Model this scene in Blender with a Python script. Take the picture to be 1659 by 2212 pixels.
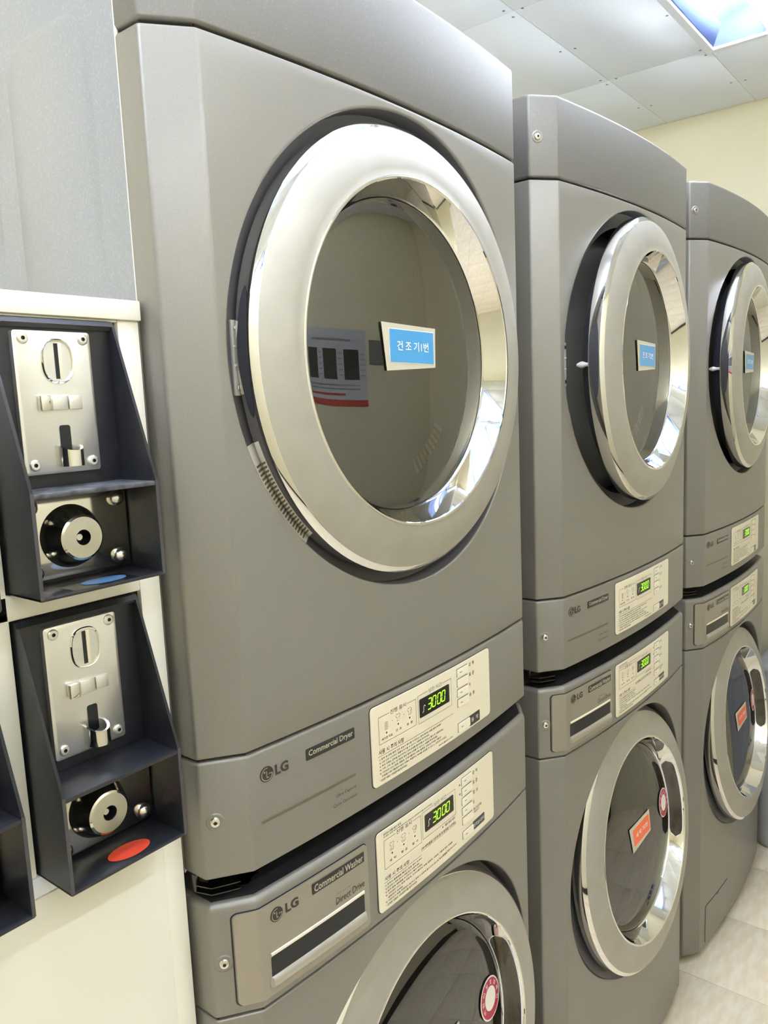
import bpy, bmesh, math
from math import sin, cos, pi, radians, sqrt, atan2, tan
from mathutils import Vector, Matrix

for o in list(bpy.data.objects): bpy.data.objects.remove(o, do_unlink=True)
S = bpy.context.scene
COL = S.collection

# ------------------------------------------------------------------ camera
CAM = Vector((-0.4733, -0.6434, 1.5333))
yaw, pitch, roll, FPX = radians(38.6933), radians(-7.8258), radians(-2.4823), 1694.2
fw = Vector((cos(pitch)*cos(yaw), cos(pitch)*sin(yaw), sin(pitch)))
rt = fw.cross(Vector((0, 0, 1))).normalized(); up = rt.cross(fw)
rt, up = cos(roll)*rt + sin(roll)*up, -sin(roll)*rt + cos(roll)*up
cd = bpy.data.cameras.new('camera'); cam = bpy.data.objects.new('camera', cd); COL.objects.link(cam)
M = Matrix((rt, up, -fw)).transposed().to_4x4(); M.translation = CAM
cam.matrix_world = M
cd.sensor_fit = 'VERTICAL'; cd.sensor_height = 36.0; cd.lens = FPX*36.0/2212.0
cd.clip_start = 0.02
S.camera = cam

# ------------------------------------------------------------------ world, exposure
w = bpy.data.worlds.new('room_air'); S.world = w; w.use_nodes = True
w.node_tree.nodes['Background'].inputs[0].default_value = (0.9, 0.93, 1.0, 1)
w.node_tree.nodes['Background'].inputs[1].default_value = 0.05
S.view_settings.view_transform = 'Standard'; S.view_settings.look = 'None'
S.view_settings.gamma = 1.0; S.view_settings.use_curve_mapping = False
S.view_settings.exposure = 0.90
TUBE = 28.5          # emission of the fluorescent tubes
ROOM_H = 2.5
X_END, X_LEFT, Y_BACK, Y_OPP = 2.56, -2.3, 0.80, -1.50
FIX_Y1 = 0.088      # back edge of the visible light; ceiling boards are 0.3 x 0.6 m from here
FIX = [(.828, 2.028, -.512, .088), (-.372, .828, -.512, .088), (-1.572, -.372, -.512, .088), (-1.572, -.372, -1.412, -1.112), (-.372, .828, -1.412, -1.112)]  # last two are unseen, added to light the machine fronts

# ------------------------------------------------------------------ materials
def s2l(c): return tuple((x/12.92 if x <= .04045 else ((x+.055)/1.055)**2.4) for x in c)
def rgb(r, g, b): return s2l((r/255, g/255, b/255)) + (1,)
MATS = {}
def mat(name, col, rough=.5, metal=0., coat=0., coat_r=.05, emit=None, es=0., spec=.5, noise=None, bump=None, aniso=0.):
    m = bpy.data.materials.new(name); m.use_nodes = True; nt = m.node_tree; b = nt.nodes['Principled BSDF']
    b.inputs['Base Color'].default_value = col; b.inputs['Roughness'].default_value = rough
    b.inputs['Metallic'].default_value = metal; b.inputs['Coat Weight'].default_value = coat
    b.inputs['Coat Roughness'].default_value = coat_r; b.inputs['Specular IOR Level'].default_value = spec
    b.inputs['Anisotropic'].default_value = aniso
    if emit: b.inputs['Emission Color'].default_value = emit; b.inputs['Emission Strength'].default_value = es
    tc = nt.nodes.new('ShaderNodeTexCoord')
    if noise:   # (scale, second colour, low, high, stretch)
        sc, c2, lo, hi, st = noise
        mp = nt.nodes.new('ShaderNodeMapping'); mp.inputs['Scale'].default_value = st
        n = nt.nodes.new('ShaderNodeTexNoise'); n.inputs['Scale'].default_value = sc; n.inputs['Detail'].default_value = 6
        r = nt.nodes.new('ShaderNodeValToRGB'); r.color_ramp.elements[0].position = lo; r.color_ramp.elements[1].position = hi
        r.color_ramp.elements[0].color = col; r.color_ramp.elements[1].color = c2
        nt.links.new(tc.outputs['Object'], mp.inputs[0]); nt.links.new(mp.outputs[0], n.inputs['Vector'])
        nt.links.new(n.outputs['Fac'], r.inputs[0]); nt.links.new(r.outputs[0], b.inputs['Base Color'])
    if bump:    # (scale, strength, distance)
        n = nt.nodes.new('ShaderNodeTexNoise'); n.inputs['Scale'].default_value = bump[0]; n.inputs['Detail'].default_value = 4
        bp = nt.nodes.new('ShaderNodeBump'); bp.inputs['Strength'].default_value = bump[1]; bp.inputs['Distance'].default_value = bump[2]
        nt.links.new(tc.outputs['Object'], n.inputs['Vector']); nt.links.new(n.outputs['Fac'], bp.inputs['Height'])
        nt.links.new(bp.outputs[0], b.inputs['Normal'])
    MATS[name] = m; return m
def glassmat(name, tint, ior, rough=.01):
    m = bpy.data.materials.new(name); m.use_nodes = True; nt = m.node_tree
    nt.nodes.remove(nt.nodes['Principled BSDF'])
    t = nt.nodes.new('ShaderNodeBsdfTransparent'); t.inputs[0].default_value = tint
    g = nt.nodes.new('ShaderNodeBsdfGlossy'); g.inputs['Roughness'].default_value = rough
    f = nt.nodes.new('ShaderNodeFresnel'); f.inputs[0].default_value = ior
    x = nt.nodes.new('ShaderNodeMixShader')
    nt.links.new(f.outputs[0], x.inputs[0]); nt.links.new(t.outputs[0], x.inputs[1]); nt.links.new(g.outputs[0], x.inputs[2])
    nt.links.new(x.outputs[0], nt.nodes['Material Output'].inputs[0]); MATS[name] = m
mat('paint', (.232, .218, .189, 1), .42, .36, .14, .20, noise=(900, (.25, .235, .204, 1), .4, .6, (1, 1, 1)))
mat('paint_top', (.18, .172, .153, 1), .48, .45, .05, .25, noise=(520, (.235, .227, .207, 1), .52, .82, (1, 1, 1)))
mat('side_paint', (.275, .278, .272, 1), .42, .1, .1, .2, noise=(420, (.35, .35, .34, 1), .5, .8, (1, 1, 1)), bump=(700, .06, .001))
mat('flange_glint', rgb(232, 228, 216), .4)  # near-white paints in the highlight along the side sheet edge
mat('drawer_paint', (.34, .308, .252, 1), .34, .5, .25, .08)
mat('lip', (.46, .43, .365, 1), .28, .6)
mat('chrome', (.80, .79, .76, 1), .035, 1.)
mat('brushed', (.42, .402, .348, 1), .50, .6, noise=(26, (.46, .442, .386, 1), .35, .75, (1, 1, 1)))
mat('dark_plastic', (.035, .036, .042, 1), .38)
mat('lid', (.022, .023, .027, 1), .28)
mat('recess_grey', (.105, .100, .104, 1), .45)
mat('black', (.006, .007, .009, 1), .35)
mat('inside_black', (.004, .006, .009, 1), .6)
mat('drum_steel', (.42, .40, .36, 1), .35, .9)
mat('cone_plastic', (.30, .29, .27, 1), .25, .3)
mat('plate_cream', rgb(231, 222, 196), .42, .05, .1, .2)
mat('print', rgb(62, 56, 44), .6)
mat('print_soft', rgb(110, 100, 74), .6)
mat('badge', rgb(44, 44, 42), .35)
mat('badge_text', rgb(190, 182, 160), .4)
mat('logo', rgb(52, 48, 44), .35)
mat('logo_line', rgb(165, 155, 132), .4)
mat('display', (.010, .011, .010, 1), .12, spec=.4)
mat('digits', (.30, .9, .02, 1), .5, emit=(.34, 1., .02, 1), es=1.15)
mat('key', rgb(236, 229, 208), .35)
mat('led_off', rgb(96, 82, 60), .4)
mat('led_on', rgb(255, 190, 130), .4, emit=(1, .5, .2, 1), es=.5)
mat('white_plastic', rgb(225, 222, 215), .35)
mat('latch', rgb(176, 174, 168), .4)  # grey, so the colour carries the shade on this white part
mat('sticker_white', rgb(224, 220, 208), .5)
mat('sticker_orange', rgb(206, 128, 46), .5)
mat('red', rgb(205, 40, 44), .5)
mat('label_blue', rgb(66, 150, 205), .4, coat=.3)
mat('label_orange', rgb(244, 104, 52), .4, coat=.3)
mat('label_text', rgb(245, 245, 240), .5)
mat('sleeve', rgb(196, 190, 170), .35)
mat('crimson', rgb(176, 28, 62), .35)
mat('label_white', rgb(240, 234, 222), .4)
mat('screw', (.72, .70, .66, 1), .22, 1.)
mat('handle_smoke', (.028, .021, .013, 1), .10, .0, .5, .03, noise=(5, (.085, .062, .035, 1), .4, .75, (9, 9, .8)))
mat('housing', (.011, .012, .017, 1), .40, 0., .15, .3, noise=(60, (.026, .026, .032, 1), .45, .85, (1, 1, 1)))
mat('housing_dust', (.035, .036, .042, 1), .6, noise=(70, (.17, .17, .18, 1), .42, .8, (1, 1, 1)))
mat('housing_edge', (.07, .068, .072, 1), .45, .3)
mat('coin_steel', (.73, .72, .69, 1), .33, .85, bump=(60, .10, .002), noise=(22, (.80, .79, .76, 1), .3, .8, (1, 1, 1)))
mat('lock_steel', (.66, .63, .57, 1), .10, 1.)
mat('lock_knob', (.62, .60, .54, 1), .12, 1.)
mat('cream', rgb(241, 237, 222), .45, coat=.1, coat_r=.2, noise=(3, rgb(243, 239, 225), .3, .7, (1, 1, 1)))
mat('cream_edge', rgb(226, 218, 197), .45)
mat('wall', rgb(226, 219, 188), .7, noise=(2.5, rgb(230, 222, 192), .3, .7, (1, 1, 1)), bump=(180, .05, .002))
mat('wall_trim', rgb(205, 196, 168), .6)
mat('ceiling', rgb(243, 248, 255), .8, noise=(160, rgb(237, 243, 252), .35, .75, (1, 1, 1)))
mat('ceiling_gap', rgb(120, 122, 124), .8)
mat('tile', rgb(238, 221, 190), .42, coat=.15, coat_r=.25, noise=(14, rgb(246, 236, 213), .40, .62, (1, 3.4, 1)))
mat('grout', rgb(150, 128, 104), .8)
mat('baseboard', (.02, .02, .022, 1), .4)
mat('fixture_white', rgb(236, 240, 248), .35)
mat('fixture_blue', rgb(140, 160, 204), .3)
mat('tube', (1, 1, 1, 1), .5, emit=(.93, .975, 1.05, 1), es=TUBE)
mat('bin_grey', rgb(168, 172, 178), .45)
mat('poster', rgb(196, 198, 208), .4)
mat('poster_dark', rgb(46, 46, 46), .4)
mat('poster_grey', rgb(120, 120, 118), .5)
mat('poster_ink', rgb(128, 126, 130), .5)
mat('poster_red', rgb(196, 66, 62), .5)
mat('bracket', (.10, .10, .10, 1), .22, 1.)
mat('screw_dot', rgb(120, 124, 128), .7)
mat('louver', rgb(190, 186, 172), .5)
glassmat('glass', (.62, .60, .55, 1), 2.8)
glassmat('glass_dark', (.42, .40, .36, 1), 2.4)
glassmat('film', (.96, .96, .95, 1), 1.45, .08)

# ------------------------------------------------------------------ mesh builder
class MB:
    def __init__(s, org=(0, 0, 0)):
        s.v = []; s.f = []; s.m = []; s.mats = []; s.org = Vector(org); s.xf = None
    def mi(s, name):
        if name not in s.mats: s.mats.append(name)
        return s.mats.index(name)
    def add(s, vs, fs, m):
        b = len(s.v); k = s.mi(m)
        for p in vs:
            p = Vector(p)
            if s.xf is not None: p = s.xf @ p
            s.v.append(tuple(p - s.org))
        for f in fs: s.f.append(tuple(b+i for i in f)); s.m.append(k)
    def grid(s, rows, m, cu=False, cv=False, flip=False):
        n = len(rows[0]); r = len(rows); vs = [p for row in rows for p in row]; fs = []
        for i in range(r if cv else r-1):
            for j in range(n if cu else n-1):
                a, b2 = i*n+j, i*n+(j+1) % n; c, d = ((i+1) % r)*n+(j+1) % n, ((i+1) % r)*n+j
                fs.append((a, d, c, b2) if flip else (a, b2, c, d))
        s.add(vs, fs, m)
    def box(s, x0, x1, y0, y1, z0, z1, m, b=0.):
        if b <= 0:
            vs = [(x, y, z) for z in (z0, z1) for y in (y0, y1) for x in (x0, x1)]
            s.add(vs, [(0, 2, 3, 1), (4, 5, 7, 6), (0, 1, 5, 4), (2, 6, 7, 3), (0, 4, 6, 2), (1, 3, 7, 5)], m); return
        bm = bmesh.new(); bmesh.ops.create_cube(bm, size=1.)
        for v in bm.verts: v.co = Vector(((x0+x1)/2+v.co.x*(x1-x0), (y0+y1)/2+v.co.y*(y1-y0), (z0+z1)/2+v.co.z*(z1-z0)))
        bmesh.ops.bevel(bm, geom=bm.edges[:], offset=b, segments=2, affect='EDGES', profile=.5)
        bm.verts.index_update(); s.add([v.co.copy() for v in bm.verts], [[v.index for v in f.verts] for f in bm.faces], m); bm.free()
    def lathe(s, pr, m, c, ax='y', n=96, a0=0., a1=2*pi, flip=False):
        """pr: (radius, offset along axis); around point c"""
        full = abs(a1-a0-2*pi) < 1e-6; k = n if full else n+1; rows = []
        for r, h in pr:
            row = []
            for i in range(k):
                a = a0+(a1-a0)*i/n
                if ax == 'y': row.append((c[0]+r*cos(a), c[1]+h, c[2]+r*sin(a)))
                elif ax == 'z': row.append((c[0]+r*cos(a), c[1]+r*sin(a), c[2]+h))
                else: row.append((c[0]+h, c[1]+r*cos(a), c[2]+r*sin(a)))
            rows.append(row)
        s.grid(rows, m, cu=full, flip=flip)
    def poly(s, pts, m): s.add(pts, [tuple(range(len(pts)))], m)
    def prism(s, loop, thick, m):
        """closed loop of points extruded by vector thick"""
        n = len(loop); t = Vector(thick); l2 = [Vector(p)+t for p in loop]
        s.add(list(loop)+l2, [tuple(range(n))[::-1], tuple(range(n, 2*n))] + [(i, (i+1) % n, n+(i+1) % n, n+i) for i in range(n)], m)
    def mesh(s, name, angle=28):
        me = bpy.data.meshes.new(name); me.from_pydata(s.v, [], s.f)
        for k in s.mats: me.materials.append(MATS[k])
        me.polygons.foreach_set('material_index', s.m)
        bm = bmesh.new(); bm.from_mesh(me); bmesh.ops.remove_doubles(bm, verts=bm.verts, dist=1e-6)
        bmesh.ops.recalc_face_normals(bm, faces=bm.faces); bm.to_mesh(me); bm.free()
        me.polygons.foreach_set('use_smooth', [True]*len(me.polygons)); me.set_sharp_from_angle(angle=radians(angle))
        me.update(); return me
CACHE = {}
def obj(name, mb, parent=None, key=None, angle=28, label=None, loc=None, rot=None):
    if key and key in CACHE: me = CACHE[key]
    else:
        if callable(mb): mb = mb()
        me = mb.mesh(name, angle)
        if key: CACHE[key] = me
    o = bpy.data.objects.new(name, me); COL.objects.link(o)
    if parent: o.parent = parent
    if label: o['label'] = label
    if loc: o.location = loc
    if rot: o.rotation_euler = rot
    return o
def thing(name, label, cat, loc, rz=0., group=None):
    o = bpy.data.objects.new(name, None); COL.objects.link(o); o.location = loc; o.rotation_euler = (0, 0, rz)
    o.empty_display_size = .05
    return tag(o, label, cat, group)
def tag(o, label, cat, group=None):
    o['label'] = label; o['category'] = cat
    if group: o['group'] = group
    return o
def struct(name, mb, parent=None):
    o = obj(name, mb, parent)
    if parent is None: o['kind'] = 'structure'
    return o

# text -----------------------------------------------------------------------
TXT = {}
def text_geo(body, bold=0.):
    k = (body, bold)
    if k in TXT: return TXT[k]
    c = bpy.data.curves.new('t', 'FONT'); c.body = body; c.resolution_u = 2; c.offset = bold; c.fill_mode = 'FRONT'
    o = bpy.data.objects.new('t', c); COL.objects.link(o)
    dg = bpy.context.evaluated_depsgraph_get(); me = o.evaluated_get(dg).to_mesh()
    vs = [(v.co.x, v.co.y) for v in me.vertices]; fs = [tuple(p.vertices) for p in me.polygons]
    o.evaluated_get(dg).to_mesh_clear(); bpy.data.objects.remove(o); bpy.data.curves.remove(c)
    if not vs: vs = [(0, 0)]
    x0 = min(v[0] for v in vs); x1 = max(v[0] for v in vs); y0 = min(v[1] for v in vs); y1 = max(v[1] for v in vs)
    TXT[k] = (vs, fs, x0, x1, y0, y1); return TXT[k]
def put_text(mb, body, x0, x1, z0, z1, fmap, m, bold=0.):
    vs, fs, a, b, c, d = text_geo(body, bold)
    mb.add([fmap(x0+(v[0]-a)/max(b-a, 1e-6)*(x1-x0), z0+(v[1]-c)/max(d-c, 1e-6)*(z1-z0)) for v in vs], fs, m)
def rrect(x0, x1, z0, z1, r, n=5):
    pts = []
    for cx, cz, a in ((x1-r, z1-r, 0), (x0+r, z1-r, 90), (x0+r, z0+r, 180), (x1-r, z0+r, 270)):
        for i in range(n+1): t = radians(a+90*i/n); pts.append((cx+r*cos(t), cz+r*sin(t)))
    return pts

# ------------------------------------------------------------------ machine front shape
W, A, B, C = .686, .0419, .0309, .0169
YW = .0345
def prof(x):
    x = min(max(x, 0), W)
    if x < A: return -B*x/A
    if x > W-A: return -B*(W-x)/A
    t = (x-A)/(W-2*A); return -B-4*C*t*(1-t)
def fillet(p0, p1, p2, r, n):
    p0, p1, p2 = Vector(p0), Vector(p1), Vector(p2)
    d0 = (p0-p1).normalized(); d2 = (p2-p1).normalized(); ang = d0.angle(d2); t = r/tan(ang/2)
    bis = (d0+d2).normalized(); c = p1+bis*(r/sin(ang/2)); a = p1+d0*t-c; b = p1+d2*t-c
    out = []
    for i in range(n+1):
        k = i/n; v = a.lerp(b, k).normalized()*r; out.append(tuple(c+v))
    return out
XS = A+.0035
def left_pts():
    return [(0., YW)] + fillet((0, YW), (0, 0), (A, -B), .007, 6) + fillet((0, 0), (A, -B), (A+.03, prof(A+.03)), .007, 4) + [(XS, prof(XS))]
LP = left_pts()
RP = [(W-x, y) for x, y in reversed(LP)]
NA = 48
ARC = [(XS+(W-2*XS)*i/NA, prof(XS+(W-2*XS)*i/NA)) for i in range(1, NA)]
FULL = LP+ARC+RP
def pnorm(pts):
    out = []
    for i in range(len(pts)):
        a = Vector(pts[max(i-1, 0)]); b = Vector(pts[min(i+1, len(pts)-1)]); d = (b-a).normalized(); out.append(Vector((-d.y, d.x)))
    return out
def loft(mb, pts, rows, m):
    """pts: open plan outline left to right; rows: (z, inset)"""
    ns = pnorm(pts)
    mb.grid([[(p[0]+n.x*i, p[1]+n.y*i, z) for p, n in zip(pts, ns)] for z, i in rows], m)
def edge_rows(z0, z1, e0, e1, depth=.02, n=4):
    r = [(z0, depth)]
    for k in range(n+1):
        a = pi/2*k/n; r.append((z0+e0*(1-cos(a)), e0*(1-sin(a))))
    for k in range(n+1):
        a = pi/2*k/n; r.append((z1-e1*(1-sin(a)), e1*(1-cos(a))))
    r.append((z1, depth)); return r
def holed_panel(mb, z0, z1, cz, R, m, e=.003):
    """front panel between z0 and z1 with a round opening centred at (W/2, cz)"""
    rows = edge_rows(z0, z1, e, e, .02, 3)
    loft(mb, LP, rows, m); loft(mb, RP, rows, m)
    x0, x1, za, zb = XS, W-XS, z0+e, z1-e; cx = W/2
    an = [2*pi*i/176 for i in range(176)] + [atan2(zz-cz, xx-cx) % (2*pi) for xx in (x0, x1) for zz in (za, zb)]
    an = sorted(set(round(a, 7) for a in an))
    US = [0, .015, .06, .15, .3, .5, .75, 1.]
    rws = [[] for _ in US]; outer = []
    for a in an:
        c, s2 = cos(a), sin(a); t = 1e9
        if c > 1e-9: t = min(t, (x1-cx)/c)
        if c < -1e-9: t = min(t, (x0-cx)/c)
        if s2 > 1e-9: t = min(t, (zb-cz)/s2)
        if s2 < -1e-9: t = min(t, (za-cz)/s2)
        for k, u in enumerate(US):
            r = R+(t-R)*u; x = cx+r*c; rws[k].append((x, prof(x), cz+r*s2))
        outer.append((cx+t*c, cz+t*s2))
    mb.grid(rws, m, cu=True)
    for zz, sg, sel in ((zb, 1, 1), (za, -1, 0)):
        xs = sorted(x for x, z in outer if abs(z-zz) < 1e-6)
        g = []
        for k in range(4):
            t = pi/2*k/3; g.append([(x, prof(x)+e*(1-cos(t)), zz+sg*e*sin(t)) for x in xs])
        g.append([(x, prof(x)+.02, zz+sg*e) for x in xs]); mb.grid(g, m)
    # rounded lip of the opening
    lip = []
    for k in range(4):
        t = pi/2*k/3; lip.append([(cx+(R-.003*sin(t))*cos(a), prof(cx+R*cos(a))+.003*(1-cos(t)), cz+(R-.003*sin(t))*sin(a)) for a in an])
    mb.grid(lip, m, cu=True)
def fm(off):
    return lambda x, z: (x, prof(x)-off, z)
def patch(mb, loop, off0, off1, m, nx=14):
    """rounded plate following the curved front: loop in (x, z) is a convex outline"""
    xs0 = min(p[0] for p in loop); xs1 = max(p[0] for p in loop)
    bm = bmesh.new(); vs = [bm.verts.new((p[0], 0, p[1])) for p in loop]; bm.faces.new(vs)
    for i in range(1, nx):
        x = xs0+(xs1-xs0)*i/nx
        bmesh.ops.bisect_plane(bm, geom=bm.verts[:]+bm.edges[:]+bm.faces[:], plane_co=(x, 0, 0), plane_no=(1, 0, 0))
    bm.verts.index_update()
    mb.add([(v.co.x, prof(v.co.x)-off1, v.co.z) for v in bm.verts], [[v.index for v in f.verts] for f in bm.faces], m)
    for e in bm.edges:
        if len(e.link_faces) == 1:
            a, b = e.verts[0].co, e.verts[1].co
            mb.add([(a.x, prof(a.x)-off1, a.z), (b.x, prof(b.x)-off1, b.z), (b.x, prof(b.x)-off0, b.z), (a.x, prof(a.x)-off0, a.z)], [(0, 1, 2, 3)], m)
    bm.free()
def line(mb, pts, wd, f, m):
    """thin printed line through (x, z) points"""
    for (x0, z0), (x1, z1) in zip(pts, pts[1:]):
        d = Vector((x1-x0, z1-z0)); L = d.length
        if L < 1e-7: continue
        n = Vector((-d.y, d.x))/L*wd/2; k = max(1, int(L/.03))
        for i in range(k):
            a = Vector((x0, z0))+d*i/k; b = Vector((x0, z0))+d*(i+1)/k
            mb.add([f(*(a-n)), f(*(b-n)), f(*(b+n)), f(*(a+n))], [(0, 1, 2, 3)], m)
def circle_pts(cx, cz, r, n=20, a0=0, a1=2*pi, sx=1.): return [(cx+sx*r*cos(a0+(a1-a0)*i/n), cz+r*sin(a0+(a1-a0)*i/n)) for i in range(n+1)]

SEG = {'3': 'abgcd', '0': 'abcdef'}
def digits(mb, x0, z0, w_, h, f, s, m):
    """7 segment 30 00"""
    t = h*.092
    for ch, xo in zip('3000', (0, 1.42, 3.05, 4.47)):
        bx = x0+xo*w_; sl = .14
        P = lambda u, v: (bx+u*w_+v*h*sl, z0+v*h)
        segs = {'a': ((.06, 1), (.94, 1)), 'd': ((.06, 0), (.94, 0)), 'g': ((.06, .5), (.94, .5)), 'b': ((1, .96), (1, .54)), 'c': ((1, .46), (1, .04)), 'f': ((0, .96), (0, .54)), 'e': ((0, .46), (0, .04))}
        for k in SEG[ch]: line(mb, [P(*segs[k][0]), P(*segs[k][1])], t, f, m)
def logo_marks(mb, cx, cz, r, lx0, lx1, lz0, lz1):
    f = fm(.0007); g = fm(.0010)
    patch(mb, circle_pts(cx, cz, r, 28)[:-1], .0001, .0007, 'logo', 4)
    line(mb, circle_pts(cx, cz, r*.80, 26, radians(80), radians(360)), r*.10, g, 'logo_line')
    line(mb, [(cx+r*.80, cz), (cx+r*.28, cz)], r*.10, g, 'logo_line')
    line(mb, [(cx-r*.04, cz+r*.42), (cx-r*.04, cz-r*.42), (cx+r*.26, cz-r*.42)], r*.10, g, 'logo_line')
    mb.poly([g(x, z) for x, z in circle_pts(cx-r*.36, cz+r*.34, r*.12, 10)[:-1]], 'logo_line')
    put_text(mb, 'LG', lx0, lx1, lz0, lz1, f, 'logo', .035)
def badge_marks(mb, body, x0, x1, z0, z1):
    patch(mb, rrect(x0, x1, z0, z1, .0012, 2), .0001, .0007, 'badge', 5)
    h = z1-z0; put_text(mb, body, x0+.0035, x1-.003, z0+h*.17, z1-h*.16, fm(.0010), 'badge_text', .012)
def screw_geo(mb, x, z, rec=.010):
    """pan head screw in a shallow dished seat on the facet"""
    n = Vector((-B, -A, 0)).normalized(); t = Vector((A, -B, 0)).normalized(); u = Vector((0, 0, 1))
    p = Vector((x, prof(x), z))
    R = Matrix((t, n, u)).transposed().to_4x4(); R.translation = p; mb.xf = R
    mb.lathe([(rec, .0001), (rec*.86, .0011), (rec*.72, .0008), (rec*.5, .0004)], 'paint', (0, 0, 0), 'y', 20)
    mb.lathe([(.0056, .0002), (.0056, .0014), (.0048, .0026), (.0030, .0034), (.0020, .0035)], 'screw', (0, 0, 0), 'y', 18)
    mb.lathe([(.0020, .0035), (.0018, .0022), (.0001, .0022)], 'print', (0, 0, 0), 'y', 6)
    mb.xf = None

# texts on the control plates
def plate_base(x0, x1, z0, z1):
    def f():
        mb = MB(ORG); patch(mb, rrect(x0-.0011, x1+.0011, z0-.0011, z1+.0011, .0066), .0001, .0004, 'black', 18)
        patch(mb, rrect(x0, x1, z0, z1, .0058), .0002, .0019, 'plate_cream', 18); return mb
    return f
F2 = fm(.0022)
def frame_line(mb, x0, x1, z0, z1, g0, g1, title, th):
    """ruled box with the title breaking its top line"""
    line(mb, [(g0, z1), (x0, z1), (x0, z0), (x1, z0), (x1, z1), (g1, z1)], .0005, F2, 'print')
    put_text(mb, title, g0+.002, g1-.002, z1-th*.5, z1+th*.5, F2, 'print')
def shirt(mb, cx, cz, s, kind):
    if kind == 'filter':
        line(mb, rrect(cx-s*.6, cx+s*.6, cz-s, cz+s, s*.2, 2)+[rrect(cx-s*.6, cx+s*.6, cz-s, cz+s, s*.2, 2)[0]], .0004, F2, 'print')
        for k in range(5): line(mb, [(cx-s*.35, cz-s*.7+k*s*.35), (cx+s*.35, cz-s*.7+k*s*.35)], .0006, F2, 'print')
        return
    pts = [(-.35, -1), (.35, -1), (.35, .1), (.6, -.05), (.95, .5), (.4, .95), (.15, .75), (-.15, .75), (-.4, .95), (-.95, .5), (-.6, -.05), (-.35, .1), (-.35, -1)]
    line(mb, [(cx+s*a, cz+s*b) for a, b in pts], .0004, F2, 'print')
    if kind == 'wash': line(mb, [(cx-s*.9, cz-s*.5), (cx-s*.6, cz-s*1.25), (cx+s*.6, cz-s*1.25), (cx+s*.9, cz-s*.5)], .0004, F2, 'print')
    if kind == 'spin': line(mb, circle_pts(cx+s*.45, cz+s*.1, s*.45, 12), .0004, F2, 'print')
    if kind == 'heat':
        for k in range(3): line(mb, [(cx+s*.5, cz-s*.8+k*s*.4), (cx+s*1.1, cz-s*.6+k*s*.4)], .0004, F2, 'print')
def dryer_print():
    mb = MB(ORG); T = lambda b, x0, x1, z0, z1, m='print': put_text(mb, b, x0, x1, z0, z1, F2, m, .014)
    frame_line(mb, .2408, .3172, 1.1122, 1.1476, .262, .298, '진행 표시', .0062)
    frame_line(mb, .3220, .4018, 1.1110, 1.1496, .345, .380, '남은 시간', .0058)
    for x, z, k in ((.2555, 1.1330, 'filter'), (.2790, 1.1362, 'plain'), (.3030, 1.1362, 'heat')):
        shirt(mb, x, z, .0050, k); mb.poly([F2(*p) for p in circle_pts(x, z-.0092, .0014, 10)[:-1]], 'print')
    for x in (.2672, .2912): mb.poly([F2(x, 1.1362), F2(x+.0012, 1.1353), F2(x, 1.1344)], 'print')
    T('배기관 막힘', .246, .2665, 1.1158, 1.1192); T('건  조', .2735, .2855, 1.1180, 1.1212); T('송  풍', .2965, .309, 1.1180, 1.1215)
    for b, z, x1 in (('강  력', 1.1545, .4655), ('표  준', 1.1395, .4655), ('약', 1.1245, .4545), ('송  풍', 1.1095, .4655)):
        T(b, .4508, x1, z-.0028, z+.0028)
    patch(mb, rrect(.4492, .4790, 1.0615, 1.0775, .001, 2), .0019, .0022, 'badge', 3)
    put_text(mb, '동  작', .4535, .4745, 1.0662, 1.0730, fm(.0025), 'label_text')
    T('사용 시 주의 사항', .2388, .2890, 1.0990, 1.1055)
    line(mb, [(.2370, 1.0972), (.4040, 1.0972)], .0005, F2, 'print')
    L = [('1) 동작 중 문을 열면 건조 성능이 떨어질 수 있으니, 동작 중에는 문을 열지 마세요.', .374), ('2) 고온 건조 시 도어나 제품이 뜨거울 수 있으니, 사용에 주의하세요.', .345),
         ('3) 젖은 의류는 급변을 일으키거나 건조상태를 떨어뜨릴 수 있으니, 탈수 후 사용하세요.', .379), ('4) 가죽, 고무, 실크, 전기담요 등은 열에 손상될 수 있으니, 사용에 주의하세요.', .364),
         ('5) 가연성인 신나, 벤젠, 휘발유, 드라이클리닝 세제, 솔벤트, 식용유(가정용 기름)류', .372), ('   지용품(식용기름)등이 묻은 의류는 폭발이나 화재를 유발할 수 있으니, 건조하지 마세요.', .386), ('* 상세한 내용은 사용설명서를 참조하세요.', .294)]
    for i, (b, x1) in enumerate(L):
        z = 1.0928-i*.00455; T(b, .2392 if i != 5 else .2425, x1, z-.0016, z+.0016)
    T('www.lgecm.com', .366, .402, 1.0626, 1.0658)
    return mb
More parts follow.
